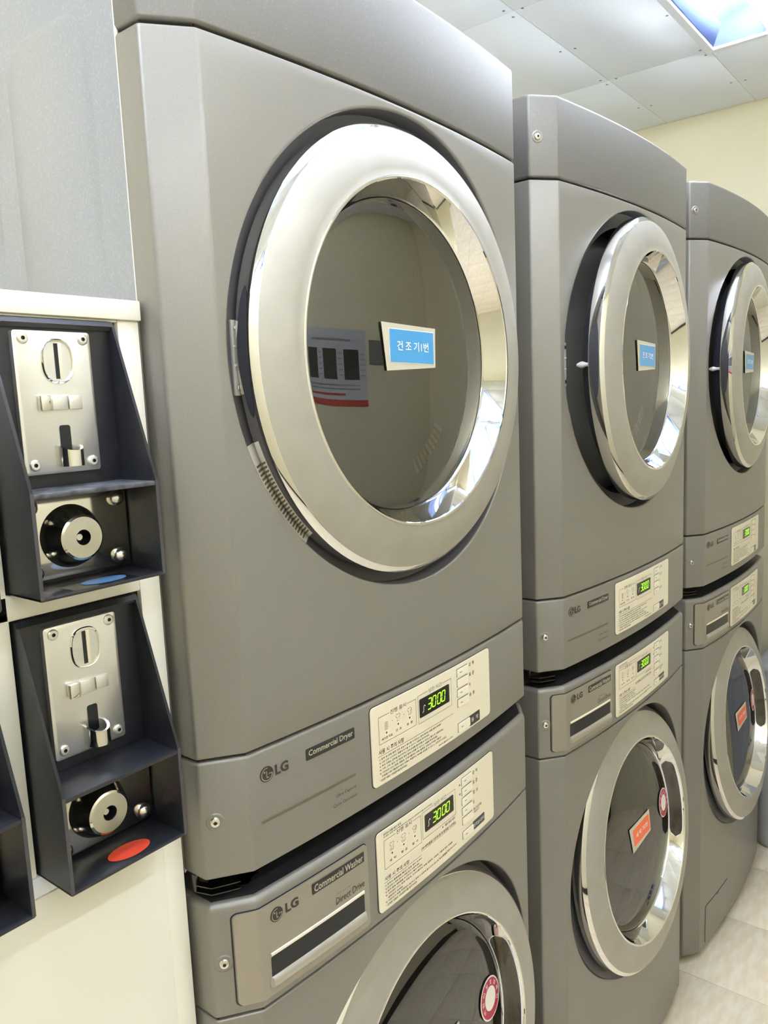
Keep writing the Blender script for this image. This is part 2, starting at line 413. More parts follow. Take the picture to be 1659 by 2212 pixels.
def washer_print():
    mb = MB(ORG); T = lambda b, x0, x1, z0, z1, m='print': put_text(mb, b, x0, x1, z0, z1, F2, m, .014)
    T('SUDS=거품 제거 동작', .2405, .2760, .9910, .9942); T('미세한 세제 찌꺼기를 줄이거나 외부에 세제찌꺼기를 남지 마세요', .2405, .345, .9880, .9898)
    frame_line(mb, .2405, .3180, .9450, .9838, .2640, .3000, '진행 표시', .0060)
    frame_line(mb, .3215, .4030, .9470, .9850, .3480, .3820, '남은 시간', .0056)
    for x, z, k in ((.2560, .9715, 'wash'), (.2800, .9715, 'wash'), (.3040, .9715, 'spin')):
        shirt(mb, x, z, .0050, k); mb.poly([F2(*p) for p in circle_pts(x, z-.0105, .0014, 10)[:-1]], 'print')
    for x in (.2672, .2912): mb.poly([F2(x, .9715), F2(x+.0012, .9706), F2(x, .9697)], 'print')
    T('세  탁', .2500, .2640, .9505, .9540); T('헹  굼', .2740, .2870, .9505, .9540); T('탈  수', .2980, .3110, .9505, .9540)
    for b, z, x1 in (('강  력', .9880, .4665), ('표  준', .9728, .4665), ('합  성', .9575, .4665), ('울', .9425, .4555)):
        T(b, .4525, x1, z-.0028, z+.0028)
    T('추가선택', .4525, .4760, .9278, .9325); T('*설정코스', .4530, .4700, .9242, .9268)
    mb.poly([F2(.4135, .9840), F2(.4175, .9840), F2(.4155, .9874)], 'print'); mb.poly([F2(.4135, .9722), F2(.4155, .9688), F2(.4175, .9722)], 'print')
    patch(mb, rrect(.4500, .4850, .8985, .9120, .001, 2), .0019, .0022, 'badge', 3)
    put_text(mb, '동작/일시정지', .4525, .4825, .9020, .9082, fm(.0025), 'label_text')
    mb.poly([F2(*p) for p in circle_pts(.3690, .9430, .0013, 10)[:-1]], 'print'); T('문잠김', .374, .400, .9414, .9446)
    T('UE=세탁물을 고르게 편 후 동작을 누르세요.', .3170, .4030, .9335, .9375); line(mb, [(.3170, .9322), (.4035, .9322)], .0004, F2, 'print')
    T('사용 시 주의 사항', .2395, .2900, .9290, .9350); line(mb, [(.2375, .9272), (.3170, .9272)], .0005, F2, 'print')
    L = [('1) 문턱의 물통물을 빼내고 문을 열지 마세요.', .318), ('2) 운전하기 전에 반드시 문을 닫고 사용하세요.', .312), ('3) 동작 중에 세탁물을 추가하거나 빼지 마세요.', .318),
         ('4) 가연성인 신나, 벤젠, 휘발유, 드라이클리닝 세제, 솔벤트, 식용유, 기름에 젖은 의류를', .392), ('   세탁하지 마세요.', .275), ('5) 어린이가 제품 주위에서 놀거나 세탁기 내부에 들어가지 않도록 주의하세요.', .378), ('* 상세한 내용은 사용설명서를 참조하세요.', .305)]
    for i, (b, x1) in enumerate(L):
        z = .9228-i*.00455; T(b, .2395 if i != 4 else .2440, x1, z-.0016, z+.0016)
    T('www.lgecm.com', .366, .402, .9002, .9034)
    return mb
def key_geo(x0, x1, z0, z1, on):
    mb = MB(ORG)
    patch(mb, rrect(x0-.0008, x1+.0002, z0-.0003, z1+.0009, .0012, 2), .0019, .00205, 'print', 3)
    patch(mb, rrect(x0, x1, z0, z1, .0012, 2), .0019, .0034, 'key', 3)
    f = fm(.0036); xm = x0+(x1-x0)*.30; zm = (z0+z1)/2
    line(mb, [(xm-.0028, zm), (xm+.0028, zm)], .0011, f, 'led_on' if on else 'led_off'); return mb
def display_geo(x0, x1, z0, z1):
    mb = MB(ORG); patch(mb, rrect(x0, x1, z0, z1, .0018, 3), .0019, .0024, 'display', 6); f = fm(.0027)
    h = (z1-z0)*.56; digits(mb, x0+.0180, z0+(z1-z0)*.24, .0074, h, f, 1, 'digits')
    line(mb, [(x0+.006, z0+.006), (x0+.0085, z0+.0075), (x0+.0085, z0+.0135), (x0+.0105, z0+.0155), (x0+.0125, z0+.0135)], .0010, f, 'white_plastic'); return mb

# ------------------------------------------------------------------ door
DR = dict(cz=1.591, hx=.618, hy=-.02)
def arcpatch(mb, c, r0, y0, r1, y1, a0, a1, m, n=16, off=.0006):
    rows = []
    for i in range(n+1):
        a = radians(a0+(a1-a0)*i/n); rows.append([(c[0]+r0*cos(a), c[1]+y0-off, c[2]+r0*sin(a)), (c[0]+r1*cos(a), c[1]+y1-off, c[2]+r1*sin(a))])
    mb.grid(rows, m)
def door_rim(c):
    def f():
        mb = MB(); mb.lathe([(.252, -.0240), (.270, -.0243), (.2728, -.0250), (.2735, -.0265), (.2735, -.0456)], 'chrome', c, n=128)
        mb.lathe([(.2735, -.0456), (.2728, -.0463), (.2668, -.0513), (.2660, -.0517)], 'chrome', c, n=128); return mb
    return f
def door_face(c):
    def f():
        mb = MB(); mb.lathe([(.2660, -.0517)]+[(.2660-.053*k/6, -.0517-.0119*sin(pi/2*k/6)**.9) for k in range(1, 7)], 'brushed', c, n=128)
        mb.lathe([(.2130, -.0636), (.2115, -.0643), (.2098, -.0640), (.2088, -.0628)], 'chrome', c, n=128); return mb
    return f
def door_cone(c, washer):
    def f():
        mb = MB(); mb.lathe([(.2088, -.0628), (.2040, -.052), (.1965, -.034), (.1950, -.030)], 'chrome', c, n=128)
        mb.lathe([(.1950, -.030), (.1935, -.0285), (.1915, -.030)], 'black', c, n=128); return mb
    return f
def door_glass(c, washer):
    def f():
        mb = MB(); R0 = .1935
        pr = [(R0*cos(pi/2*k/10) if k < 10 else .0005, -.0295-(.005 if not washer else .016)*sin(pi/2*k/10)) for k in range(11)]
        mb.lathe(pr, 'glass_dark' if washer else 'glass', c, n=96); return mb
    return f
def door_back(c):
    def f():
        mb = MB(); mb.lathe([(.252, -.0240), (.243, -.0225), (.238, -.010), (.228, .002), (.205, .004), (.197, -.006), (.1945, -.026)], 'dark_plastic', c, n=96); return mb
    return f
def label_geo(c, x0, x1, z0, z1, y, body, colour, skew=0.):
    """taped paper number label in a clear sleeve standing just off the glass"""
    def f():
        mb = MB(); g = lambda o: (lambda x, z: (c[0]+x, c[1]+y-o, c[2]+z+skew*(x-x0)))
        def quad(a, b, p, q, o, m): mb.add([g(o)(a, p), g(o)(b, p), g(o)(b, q), g(o)(a, q)], [(0, 1, 2, 3)], m)
        w_, h = x1-x0, z1-z0
        mb.prism([g(0)(x0-.016*w_/.1, z1+.0075), g(0)(x1+.006, z1+.006), g(0)(x1+.004, z0-.0045), g(0)(x0-.007, z0-.011)], (0, -.0004, 0), 'sleeve')
        quad(x0-.001, x1+.001, z0-.001, z1+.001, .0007, 'label_white'); quad(x0, x1, z0, z1, .0011, colour)
        put_text(mb, body, x0+w_*.15, x1-w_*.13, z0+h*.36, z0+h*.66, g(.0015), 'label_text', .012); return mb
    return f

# ------------------------------------------------------------------ dryers and washers
Z_DT, Z_TS, Z_BS, Z_DB, Z_WT, Z_WS, Z_WB = 2.0232, 1.8904, 1.1731, 1.0397, 1.0099, .8761, .0212
ORG = (0, 0, 0)
MACH = [(0., 0., 0., 0.), (.7513, -.0114, radians(-1.7506), .002), (1.5036, -.0273, radians(-.4077), 0.)]
DEPTH = .735

def recess(cz, R, y_floor, r_in, tilt=0., m='recess_grey'):
    def f():
        mb = MB(ORG); n = 128; cx = W/2; rows = []
        def pl(r, a, d): return (cx+r*cos(a), y_floor+d+r*sin(a)*tan(tilt), cz+r*sin(a))
        prs = []
        an = [2*pi*i/n for i in range(n)]
        rows.append([(cx+(R-.003)*cos(a), prof(cx+R*cos(a))+.003, cz+(R-.003)*sin(a)) for a in an])
        rows.append([pl(R-.0045, a, -.002) for a in an]); rows.append([pl(R-.008, a, 0) for a in an])
        mid = [pl(r_in+.002, a, .002) for a in an]; rows.append(mid)
        mb.grid(rows, m, cu=True)
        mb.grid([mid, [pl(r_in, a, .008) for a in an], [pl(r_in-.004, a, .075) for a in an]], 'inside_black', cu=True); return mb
    return f
def drum(cz, r_in, y0, tilt, back):
    def f():
        mb = MB(ORG); mb.xf = Matrix.Translation((W/2, y0, cz)) @ Matrix.Rotation(-tilt, 4, 'X') @ Matrix.Translation((-W/2, -y0, -cz))
        mb.lathe([(r_in-.005, .07), (r_in+.022, .09), (r_in+.026, .12), (r_in+.026, back-.04), (r_in, back), (.12, back+.012), (.001, back+.014)], 'drum_steel', (W/2, y0, cz), n=64)
        for a in (30, 150, 270):
            t = radians(a); mb.lathe([(r_in+.025, .14), (r_in-.03, .16), (r_in-.03, back-.06), (r_in+.025, back-.04)], 'drum_steel', (W/2, y0, cz), n=3, a0=t, a1=t+.12)
        mb.xf = None; return mb
    return f

def cabinet(z0, z1, y0, m='side_paint', emb=True, lid=None):
    def f():
        mb = MB(ORG)
        mb.box(.0012, W-.0012, y0, DEPTH, z0, z1, m, .003)
        if emb:      # pressed panels in the side sheets
            for xs, sg in ((.0012, -1), (W-.0012, 1)):
                for ya, yb in ((.083, .243), (.286, .446), (.489, .649)):
                    for o, (d0, d1) in enumerate(((0, .0035),)):
                        a = rrect(ya, yb, z0+.10, z1-.085, .045, 8); b = rrect(ya+.004, yb-.004, z0+.104, z1-.089, .041, 8)
                        A0 = [(xs, p, q) for p, q in a]; B0 = [(xs+sg*.0018, p, q) for p, q in b]
                        mb.grid([A0, B0], m, cu=True); mb.poly(B0, m)
            for xs in (0, W): mb.box(min(xs, W-.003), min(xs, W-.003)+.003, YW-.0012, YW+.0022, z0+.002, z1-.002, 'flange_glint', .0008)
        return mb
    return f

def place(ch, root): ch.parent = root; return ch
NUM = ['1', '2', '3']

def dryer(i, open_deg, lab, keys_on):
    global ORG
    ox, oy, rz, oz = MACH[i]; base = Z_WT
    ORG = (W/2, 0, base)
    root = thing('tumble_dryer', lab, 'dryer', (ox+W/2, oy, base+oz), rz, 'stacked dryers in a row')
    P = lambda n, k, g, **kw: obj(n, g, root, 'dryer_'+k, **kw)
    P('cabinet_body', 'cab', cabinet(Z_DB-.004, Z_DT-.004, YW))
    def bf():
        mb = MB(ORG); mb.box(.045, W-.045, .05, DEPTH-.03, Z_WT+.0002, Z_DB, 'black'); return mb
    P('base_frame', 'base', bf)
    def tp():
        mb = MB(ORG); loft(mb, FULL, edge_rows(Z_TS+.0018, Z_DT, .004, .006, .02), 'paint_top')
        ns = pnorm(FULL); mb.poly([(p[0]+n.x*.006, p[1]+n.y*.006, Z_DT-.0002) for p, n in zip(FULL, ns)], 'paint_top')
        return mb
    P('top_panel', 'top', tp)
    def fp():
        mb = MB(ORG); holed_panel(mb, Z_BS+.0016, Z_TS-.0014, DR['cz'], .2915, 'paint', .003); return mb
    P('front_panel', 'front', fp)
    def sh():
        mb = MB(ORG); ns = pnorm(FULL)
        mb.grid([[(p[0]+n.x*.014, p[1]+n.y*.014, z) for p, n in zip(FULL, ns)] for z in (zz-.006, zz+.006)], 'black')
        return mb
    for zz in (Z_TS, Z_BS): P('seam_backing', 'seam%d' % int(zz*1000), sh)
    def cf():
        mb = MB(ORG); loft(mb, FULL, edge_rows(Z_DB, Z_BS-.0014, .004, .0035, .03), 'paint'); return mb
    P('control_fascia', 'fascia', cf)
    def lg():
        mb = MB(ORG); logo_marks(mb, .0655, 1.1430, .0088, .0768, .0952, 1.1372, 1.1492); return mb
    P('maker_logo', 'logo', lg, label='dark round maker logo and letters')
    def nb():
        mb = MB(ORG); badge_marks(mb, 'Commercial Dryer', .1212, .1990, 1.1369, 1.1504); return mb
    P('name_badge', 'badge', nb, label='dark name badge with pale lettering')
    def mk():
        mb = MB(ORG)
        for k in range(96):
            x = .0549+(.1981-.0549)*k/96; mb.add([fm(.0004)(x, 1.0892), fm(.0004)(x+.00105, 1.0892), fm(.0004)(x+.00105, 1.0928), fm(.0004)(x, 1.0928)], [(0, 1, 2, 3)], 'print_soft')
        put_text(mb, 'Ultra Capacity', .1640, .1985, 1.0735, 1.0785, fm(.0004), 'print'); put_text(mb, 'Quiet Operation', .1590, .1985, 1.0625, 1.0677, fm(.0004), 'print'); return mb
    P('printed_line', 'marks', mk, label='ruled line and fine print on the fascia')
    pl = P('control_plate', 'plate', plate_base(.2272, .5125, 1.0592, 1.1631), label='cream control plate with Korean printing')
    def sub(n, k, g, **kw): return obj(n, g, pl, 'dryer_'+k, **kw)
    sub('display', 'disp', lambda: display_geo(.3250, .3962, 1.1180, 1.1438), label='green digits on a dark display')
    for q, z in enumerate((1.1460, 1.1311, 1.1162, 1.1013)):
        on = q == keys_on
        sub('button', 'key%d%d' % (q, on), lambda z=z, on=on: key_geo(.4178, .4468, z, z+.0108, on))
    sub('button', 'key_run', lambda: key_geo(.4168, .4488, 1.0640, 1.0765, False))
    sub('printed_text', 'ptext', dryer_print)['kind'] = 'stuff'
    for z in (1.9560, 1.1050):
        def sc(z=z):
            mb = MB(ORG); screw_geo(mb, .0120, z); return mb
        P('screw', 'screw%d' % int(z*1000), sc)
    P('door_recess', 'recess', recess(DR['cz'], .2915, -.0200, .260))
    def st():
        mb = MB(ORG); c = (W/2, 0, DR['cz'])
        arcpatch(mb, c, .2795, -.0200, .2630, -.0184, 200, 229, 'sticker_white'); arcpatch(mb, c, .2690, -.0191, .2635, -.0185, 204, 228, 'sticker_orange', off=.0011)
        for k in range(21):
            a = 205+k*1.1; arcpatch(mb, c, .2780, -.0201, .2700, -.0193, a, a+.55, 'print_soft', 1, off=.0011)
        return mb
    P('warning_sticker', 'warn', st, label='curved white and orange warning sticker')
    def lp():
        mb = MB(ORG); mb.box(.0680, .0795, -.0225, -.0180, 1.5480, 1.6245, 'latch', .0015)
        for z in (1.579, 1.598): mb.box(.0690, .0785, -.0232, -.0222, z-.001, z+.001, 'white_plastic')
        for z in (1.5565, 1.6160): mb.lathe([(.0036, 0), (.0034, -.0006), (.0020, -.0010), (.0001, -.0011)], 'screw', (.0738, -.0230, z), n=12)
        return mb
    P('latch_plate', 'latch', lp, label='white plastic latch plate with shade in its grey colour')
    P('drum', 'drum', drum(DR['cz'], .258, -.015, 0, .50))
    def br():
        mb = MB(ORG); g = [(.0005, .02), (.007, .000), (.020, -.008), (.034, -.016)]
        for z0, z1 in ((1.0200, 1.0212), (1.0275, 1.0287)):
            mb.prism([(x, y, z0) for x, y in g]+[(x+.004, y+.012, z0) for x, y in reversed(g)], (0, 0, z1-z0), 'bracket')
        mb.box(.0005, .006, .018, .040, 1.0200, 1.0400, 'bracket', .0006); return mb
    P('stacking_bracket', 'bracket', br, label='bent bright steel stacking bracket')
    # door, hinged on the right
    c = (W/2-DR['hx'], -DR['hy'], 0.)
    d = obj('door', door_rim(c), root, 'dryer_rim', loc=(DR['hx']-W/2, DR['hy'], DR['cz']-base), rot=(0, 0, radians(open_deg)), label='chrome door rim')
    D = lambda n, k, g, **kw: obj(n, g, d, 'dryer_door_'+k, **kw)
    D('ring_face', 'face', door_face(c), label='brushed steel ring of the door'); D('inner_cone', 'cone', door_cone(c, False)); D('window', 'glass', door_glass(c, False), label='tinted glass window'); D('inner_frame', 'back', door_back(c))
    def hr():
        mb = MB(); n = 24; rows = []
        for k in range(n+1):
            a = radians(166+28*k/n); hw = .0075*sqrt(max(0, 1-((k-n/2)/(n/2))**2))
            rows.append([(c[0]+.2738*cos(a), c[1]-.0365-hw, c[2]+.2738*sin(a)), (c[0]+.2738*cos(a), c[1]-.0365+hw, c[2]+.2738*sin(a))])
        mb.grid(rows, 'dark_plastic'); return mb
    D('handle_recess', 'handle', hr)
    def pg():
        mb = MB(); x = c[0]-.243; y = c[1]-.022
        mb.lathe([(.0045, -.002), (.0035, .006), (.0035, .012), (.0060, .018), (.0058, .022), (.0025, .029), (.0001, .030)], 'white_plastic', (x, y, -.006), n=14); return mb
    D('latch_prong', 'prong', pg)
    def lv():
        mb = MB()
        for k in range(9):
            a = radians(-62+k*3.4); r = .166; mb.box(-.0022, .0022, -.001, .001, -.010, .010, 'louver')
            Mx = Matrix.Translation((c[0]+r*cos(a), c[1]+.012, r*sin(a))) @ Matrix.Rotation(-a+pi/2, 4, 'Y')
            for q in range(len(mb.v)-8, len(mb.v)): mb.v[q] = tuple(Mx @ Vector(mb.v[q]))
        return mb
    D('lint_grille', 'grille', lv)
    obj('number_label', label_geo(c, -.0335, .0605, -.006, .0345, -.0364, '건 조 기%s번' % NUM[i], 'label_blue', -.02), d, label='blue number label with white Korean lettering')
    return root

WT = radians(6.8); WC = (.343, -.057, .578)
def washer(i, lab, keys_on):
    global ORG
    ox, oy, rz, oz = MACH[i]; ORG = (W/2, 0, 0.)
    root = thing('washing_machine', lab, 'washer', (ox+W/2, oy, 0.), rz, 'washers under the dryers')
    P = lambda n, k, g, **kw: obj(n, g, root, 'washer_'+k, **kw)
    P('cabinet_body', 'cab', cabinet(Z_WB, Z_WT-.001, YW, 'paint', False))
    def ft():
        mb = MB(ORG)
        for x in (.06, W-.06):
            for y in (.06, DEPTH-.06): mb.lathe([(.0005, 0), (.022, 0), (.024, .004), (.02, .0115), (.012, .013), (.012, Z_WB+.002)], 'black', (x, y, 0), 'z', 18)
        return mb
    for k, (x, y) in enumerate(((.06, .05), (W-.06, .05), (.06, DEPTH-.06), (W-.06, DEPTH-.06))):
        def ft(x=x, y=y):
            mb = MB(ORG); mb.lathe([(.0005, 0), (.022, 0), (.024, .004), (.02, .0115), (.012, .013), (.012, Z_WB+.002)], 'black', (x, y, 0), 'z', 18); return mb
        P('foot', 'foot%d' % k, ft)
    def fp():
        mb = MB(ORG); holed_panel(mb, Z_WB, Z_WS-.0012, WC[2]+.002, .2910, 'paint', .003); return mb
    P('front_panel', 'front', fp)
    def sh():
        mb = MB(ORG); ns = pnorm(FULL); mb.grid([[(p[0]+n.x*.012, p[1]+n.y*.012, z) for p, n in zip(FULL, ns)] for z in (Z_WS-.006, Z_WS+.006)], 'black'); return mb
    P('seam_backing', 'seam', sh)
    def cf():
        mb = MB(ORG); rows = edge_rows(Z_WS+.0012, Z_WT, .0035, .0085, .075, 6); loft(mb, FULL, rows[:-1], 'paint'); return mb
    P('control_fascia', 'fascia', cf)
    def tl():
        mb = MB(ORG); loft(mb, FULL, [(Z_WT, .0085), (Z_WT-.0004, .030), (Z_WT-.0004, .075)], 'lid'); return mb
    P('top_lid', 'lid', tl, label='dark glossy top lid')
    def dw():      # detergent drawer front, wraps round the facet, with a grip opening
        mb = MB(ORG)
        patch(mb, rrect(.0178, .2098, .8872, .9975, .0065), .0002, .0007, 'black', 30)
        patch(mb, rrect(.0190, .2086, .8884, .9963, .0058), .0003, .0030, 'drawer_paint', 60); return mb
    dr = P('detergent_drawer', 'drawer', dw, label='drawer front with a long grip opening')
    def gp():
        mb = MB(ORG); x0, x1, z0, z1 = .0530, .1992, .8985, .9392; n = 14
        xs = [x0+(x1-x0)*k/n for k in range(n+1)]
        patch(mb, rrect(x0, x1, z0+.004, z1-.004, .0035, 4), .0030, .0033, 'black', 12)
        # rolled lower lip
        rows = []
        for k in range(9):
            a = pi*k/8; rows.append([(x, prof(x)-.0031-.0042*sin(a), z0+.0055-.0070*cos(a)) for x in xs])
        mb.grid(rows, 'lip')
        for x, d in ((x0, -.0035), (x1, .0035)): mb.grid([[(x, prof(x)-.0031-.0042*sin(pi*k/8), z0+.0055-.0070*cos(pi*k/8)) for k in range(9)], [(x+d*sin(pi*k/8), prof(x)-.0031, z0+.0055-.0070*cos(pi*k/8)) for k in range(9)]], 'drawer_paint')
        mb.grid([[(x, prof(x)-o, z) for x in xs] for o, z in ((.0031, z1), (.0042, z1-.0006), (.0042, z1-.0036), (.0033, z1-.0042))], 'plate_cream'); return mb  # cream strip paints in the reflection of the chrome upper lip
    obj('grip', gp, dr, 'washer_grip', label='dark grip opening with a bright lip')
    fo = lambda o: (lambda x, z: (x, prof(x)-o-.0030, z))
    def lg():
        mb = MB(ORG); cx, cz, r = .0640, .9805, .0085; g = fo(.0009)
        mb.poly([fo(.0005)(*p) for p in circle_pts(cx, cz, r, 28)[:-1]], 'logo')
        line(mb, circle_pts(cx, cz, r*.80, 26, radians(80), radians(360)), r*.10, g, 'logo_line'); line(mb, [(cx+r*.80, cz), (cx+r*.28, cz)], r*.10, g, 'logo_line')
        line(mb, [(cx-r*.04, cz+r*.42), (cx-r*.04, cz-r*.42), (cx+r*.26, cz-r*.42)], r*.10, g, 'logo_line'); mb.poly([g(x, z) for x, z in circle_pts(cx-r*.36, cz+r*.34, r*.12, 10)[:-1]], 'logo_line')
        put_text(mb, 'LG', .0762, .0950, .9752, .9868, fo(.0005), 'logo', .035); return mb
    obj('maker_logo', lg, dr, 'washer_logo', label='dark round maker logo and letters')
    def nb():
        mb = MB(ORG); f0 = fo(.0005); x0, x1, z0, z1 = .1157, .2018, .9764, .9895
        mb.add([f0(x0+(x1-x0)*k/6, z) for z in (z0, z1) for k in range(7)], [(k, k+1, k+8, k+7) for k in range(6)], 'badge')
        put_text(mb, 'Commercial Washer', x0+.003, x1-.0025, z0+.0022, z1-.0021, fo(.0009), 'badge_text', .012); return mb
    obj('name_badge', nb, dr, 'washer_badge', label='dark name badge with pale lettering')
    def dd():
        mb = MB(ORG); put_text(mb, 'I n v e r t e r', .1530, .1790, .9562, .9596, fo(.0004), 'print_soft'); put_text(mb, 'Direct Drive', .1516, .2005, .9448, .9538, fo(.0004), 'logo'); return mb
    obj('printed_text', dd, dr, 'washer_dd')
    pl = P('control_plate', 'plate', plate_base(.2275, .5160, .8895, .9978), label='cream control plate with Korean printing')
    def sub(n, k, g, **kw): return obj(n, g, pl, 'washer_'+k, **kw)
    sub('display', 'disp', lambda: display_geo(.3270, .3978, .9550, .9792), label='green digits on a dark display')
    for q, z in enumerate((.9812, .9660, .9508, .9356, .9204)):
        on = q == keys_on
        sub('button', 'key%d%d' % (q, on), lambda z=z, on=on: key_geo(.4210, .4490, z, z+.0105, on))
    sub('button', 'key_run', lambda: key_geo(.4205, .4500, .8985, .9095, False))
    sub('printed_text', 'ptext', washer_print)['kind'] = 'stuff'
    def sc():
        mb = MB(ORG); screw_geo(mb, .0105, .9420); return mb
    P('screw', 'screw', sc)
    P('door_recess', 'recess', recess(WC[2]+.002, .2910, -.020, .252, WT))
    P('drum', 'drum', drum(WC[2], .235, -.012, WT, .42))
    def ga():
        mb = MB(ORG); mb.xf = Matrix.Translation((W/2, -.012, WC[2])) @ Matrix.Rotation(-WT, 4, 'X')
        mb.lathe([(.250, .012), (.238, .010), (.225, .018), (.224, .04), (.236, .055), (.238, .072)], 'dark_plastic', (0, 0, 0), n=64); mb.xf = None; return mb
    P('door_gasket', 'gasket', ga)
    def ht():
        mb = MB(ORG); patch(mb, rrect(.0765, .2445, .0290, .1405, .006, 4), .0001, .0004, 'black', 8); patch(mb, rrect(.0782, .2428, .0307, .1388, .005, 4), .0002, .0012, 'paint', 8)
        patch(mb, rrect(.155, .171, .1330, .1388, .002, 3), .0012, .0014, 'black', 2); return mb
    P('service_hatch', 'hatch', ht, label='small square service hatch low on the front')
    c = (0, 0, 0)
    d = obj('door', lambda: washer_rim(), root, 'washer_rim', loc=(WC[0]-W/2, WC[1]+.0517, WC[2]), rot=(-WT, 0, 0), label='chrome door rim')
    D = lambda n, k, g, **kw: obj(n, g, d, 'washer_door_'+k, **kw)
    D('ring_face', 'face', door_face(c), label='brushed steel ring of the door')
    D('inner_cone', 'cone', door_cone(c, True)); D('window', 'glass', door_glass(c, True), label='dark glass window'); D('inner_frame', 'back', door_back(c))
    def hp():
        mb = MB(); n = 24; rows = []; fr = []
        for k in range(n+1):
            u = k/n; a = radians(-25+55*u); e = min(1., min(u, 1-u)*9); e = sqrt(max(0, 1-(1-e)**2))
            def q(t, lift):   # t 0..1 over the cone depth
                r = .2078+(.1955-.2078)*t; y = -.0605+(.0295)*t; return ((r-lift*.92)*cos(a), y-lift*.38, (r-lift*.92)*sin(a))
            m0, m1 = .5-.44*e, .5+.44*e
            rows.append([q(m0, .0008), q(.5, .0011), q(m1, .0008)]); fr.append([q(.5-.50*max(e, .25), .0004), q(.5+.50*max(e, .25), .0004)])
        mb.grid(rows, 'handle_smoke'); mb.grid(fr, 'fixture_white'); return mb
    D('handle_pocket', 'pocket', hp, label='smoked brown handle pocket')
    obj('number_label', label_geo(c, -.038, .048, -.008, .028, -.0464, '세 탁 기%s번' % NUM[i], 'label_orange', .03), d, label='orange number label with white Korean lettering')
    def stk():
        mb = MB(); cx, cz, R, y = .146, .012, .030, -.0412
        Rm = Matrix.Translation((cx, y, cz)) @ Matrix.Rotation(radians(5.5), 4, 'Z'); mb.xf = Rm
        g = lambda o: (lambda x, z: (x, -o, z))
        for r, o, m in ((R*1.08, .0002, 'label_white'), (R, .0005, 'crimson'), (R*.60, .0008, 'label_white')):
            mb.poly([g(o)(x, z) for x, z in circle_pts(0, 0, r, 40)[:-1]], m)
        for s_, a0, a1 in (('어린이보호캠페인', 205, -25),):
            for k, ch in enumerate(s_):
                a = radians(a0+(a1-a0)*k/(len(s_)-1)); vs, fs, x0, x1, y0, y1 = text_geo(ch, .01); h = R*.22
                pts = []
                for v in vs:
                    u_, v_ = ((v[0]-x0)/max(x1-x0, 1e-6)-.5)*h, ((v[1]-y0)/max(y1-y0, 1e-6)-.5)*h
                    t = a-pi/2; pts.append(g(.0009)(R*.80*cos(a)+u_*cos(t)-v_*sin(t), R*.80*sin(a)+u_*sin(t)+v_*cos(t)))
                mb.add(pts, fs, 'label_text')
        mb.xf = None; return mb
    D('safety_sticker', 'safety', stk, label='round crimson sticker with white lettering round its edge')
    return root
def washer_rim():
    mb = MB(); c = (0, 0, 0)
    mb.lathe([(.252, -.0240), (.270, -.0243), (.2728, -.0250), (.2735, -.0265), (.2735, -.0456)], 'chrome', c, n=128)
    mb.lathe([(.2735, -.0456), (.2728, -.0463), (.2668, -.0513), (.2660, -.0517)], 'chrome', c, n=128); return mb

# ------------------------------------------------------------------ room shell
def slab(x0, x1, y0, y1, z0, z1, m, b=0.):
    mb = MB(); mb.box(x0, x1, y0, y1, z0, z1, m, b); return mb
T_ = .08
floor = struct('floor', slab(X_LEFT-T_, X_END+T_, Y_OPP-T_, Y_BACK+T_, -.06, -.0042, 'grout'))
TS = .299
mbt = MB(); mbt.box(-TS/2+.0006, TS/2-.0006, -TS/2+.0006, TS/2-.0006, -.004, 0, 'tile', .0008); tile_me = mbt.mesh('floor_tile')
nx0 = math.floor((X_LEFT-1.476)/TS); ny0 = math.floor((Y_OPP+.03)/TS)
ix = 0
x = 1.4775+nx0*TS
while x < X_END-.001:
    y = -.012+ny0*TS
    while y < Y_BACK-.001:
        x0, x1 = max(x, X_LEFT), min(x+TS, X_END); y0, y1 = max(y, Y_OPP), min(y+TS, Y_BACK)
        if x1-x0 > .02 and y1-y0 > .02:
            if x1-x0 > TS-.001 and y1-y0 > TS-.001:
                o = bpy.data.objects.new('floor_tile', tile_me); o.location = ((x0+x1)/2, (y0+y1)/2, 0)
            else:
                mb = MB(((x0+x1)/2, (y0+y1)/2, 0)); mb.box(x0+.0006, x1-.0006, y0+.0006, y1-.0006, -.004, 0, 'tile', .0008)
                o = bpy.data.objects.new('floor_tile', mb.mesh('floor_tile')); o.location = ((x0+x1)/2, (y0+y1)/2, 0)
            COL.objects.link(o); o.parent = floor
        y += TS
    x += TS
struct('wall_right', slab(X_END, X_END+T_, Y_OPP-T_, Y_BACK+T_, -.06, ROOM_H+.1, 'wall'))
struct('wall_left', slab(X_LEFT-T_, X_LEFT, Y_OPP-T_, Y_BACK+T_, -.06, ROOM_H+.1, 'wall'))
struct('wall_back', slab(X_LEFT, X_END, Y_BACK, Y_BACK+T_, -.06, ROOM_H+.1, 'wall'))
struct('wall_front', slab(X_LEFT, X_END, Y_OPP-T_, Y_OPP, -.06, ROOM_H+.1, 'wall'))
struct('baseboard_front', slab(X_LEFT, X_END, Y_OPP, Y_OPP+.012, 0, .10, 'baseboard', .002))
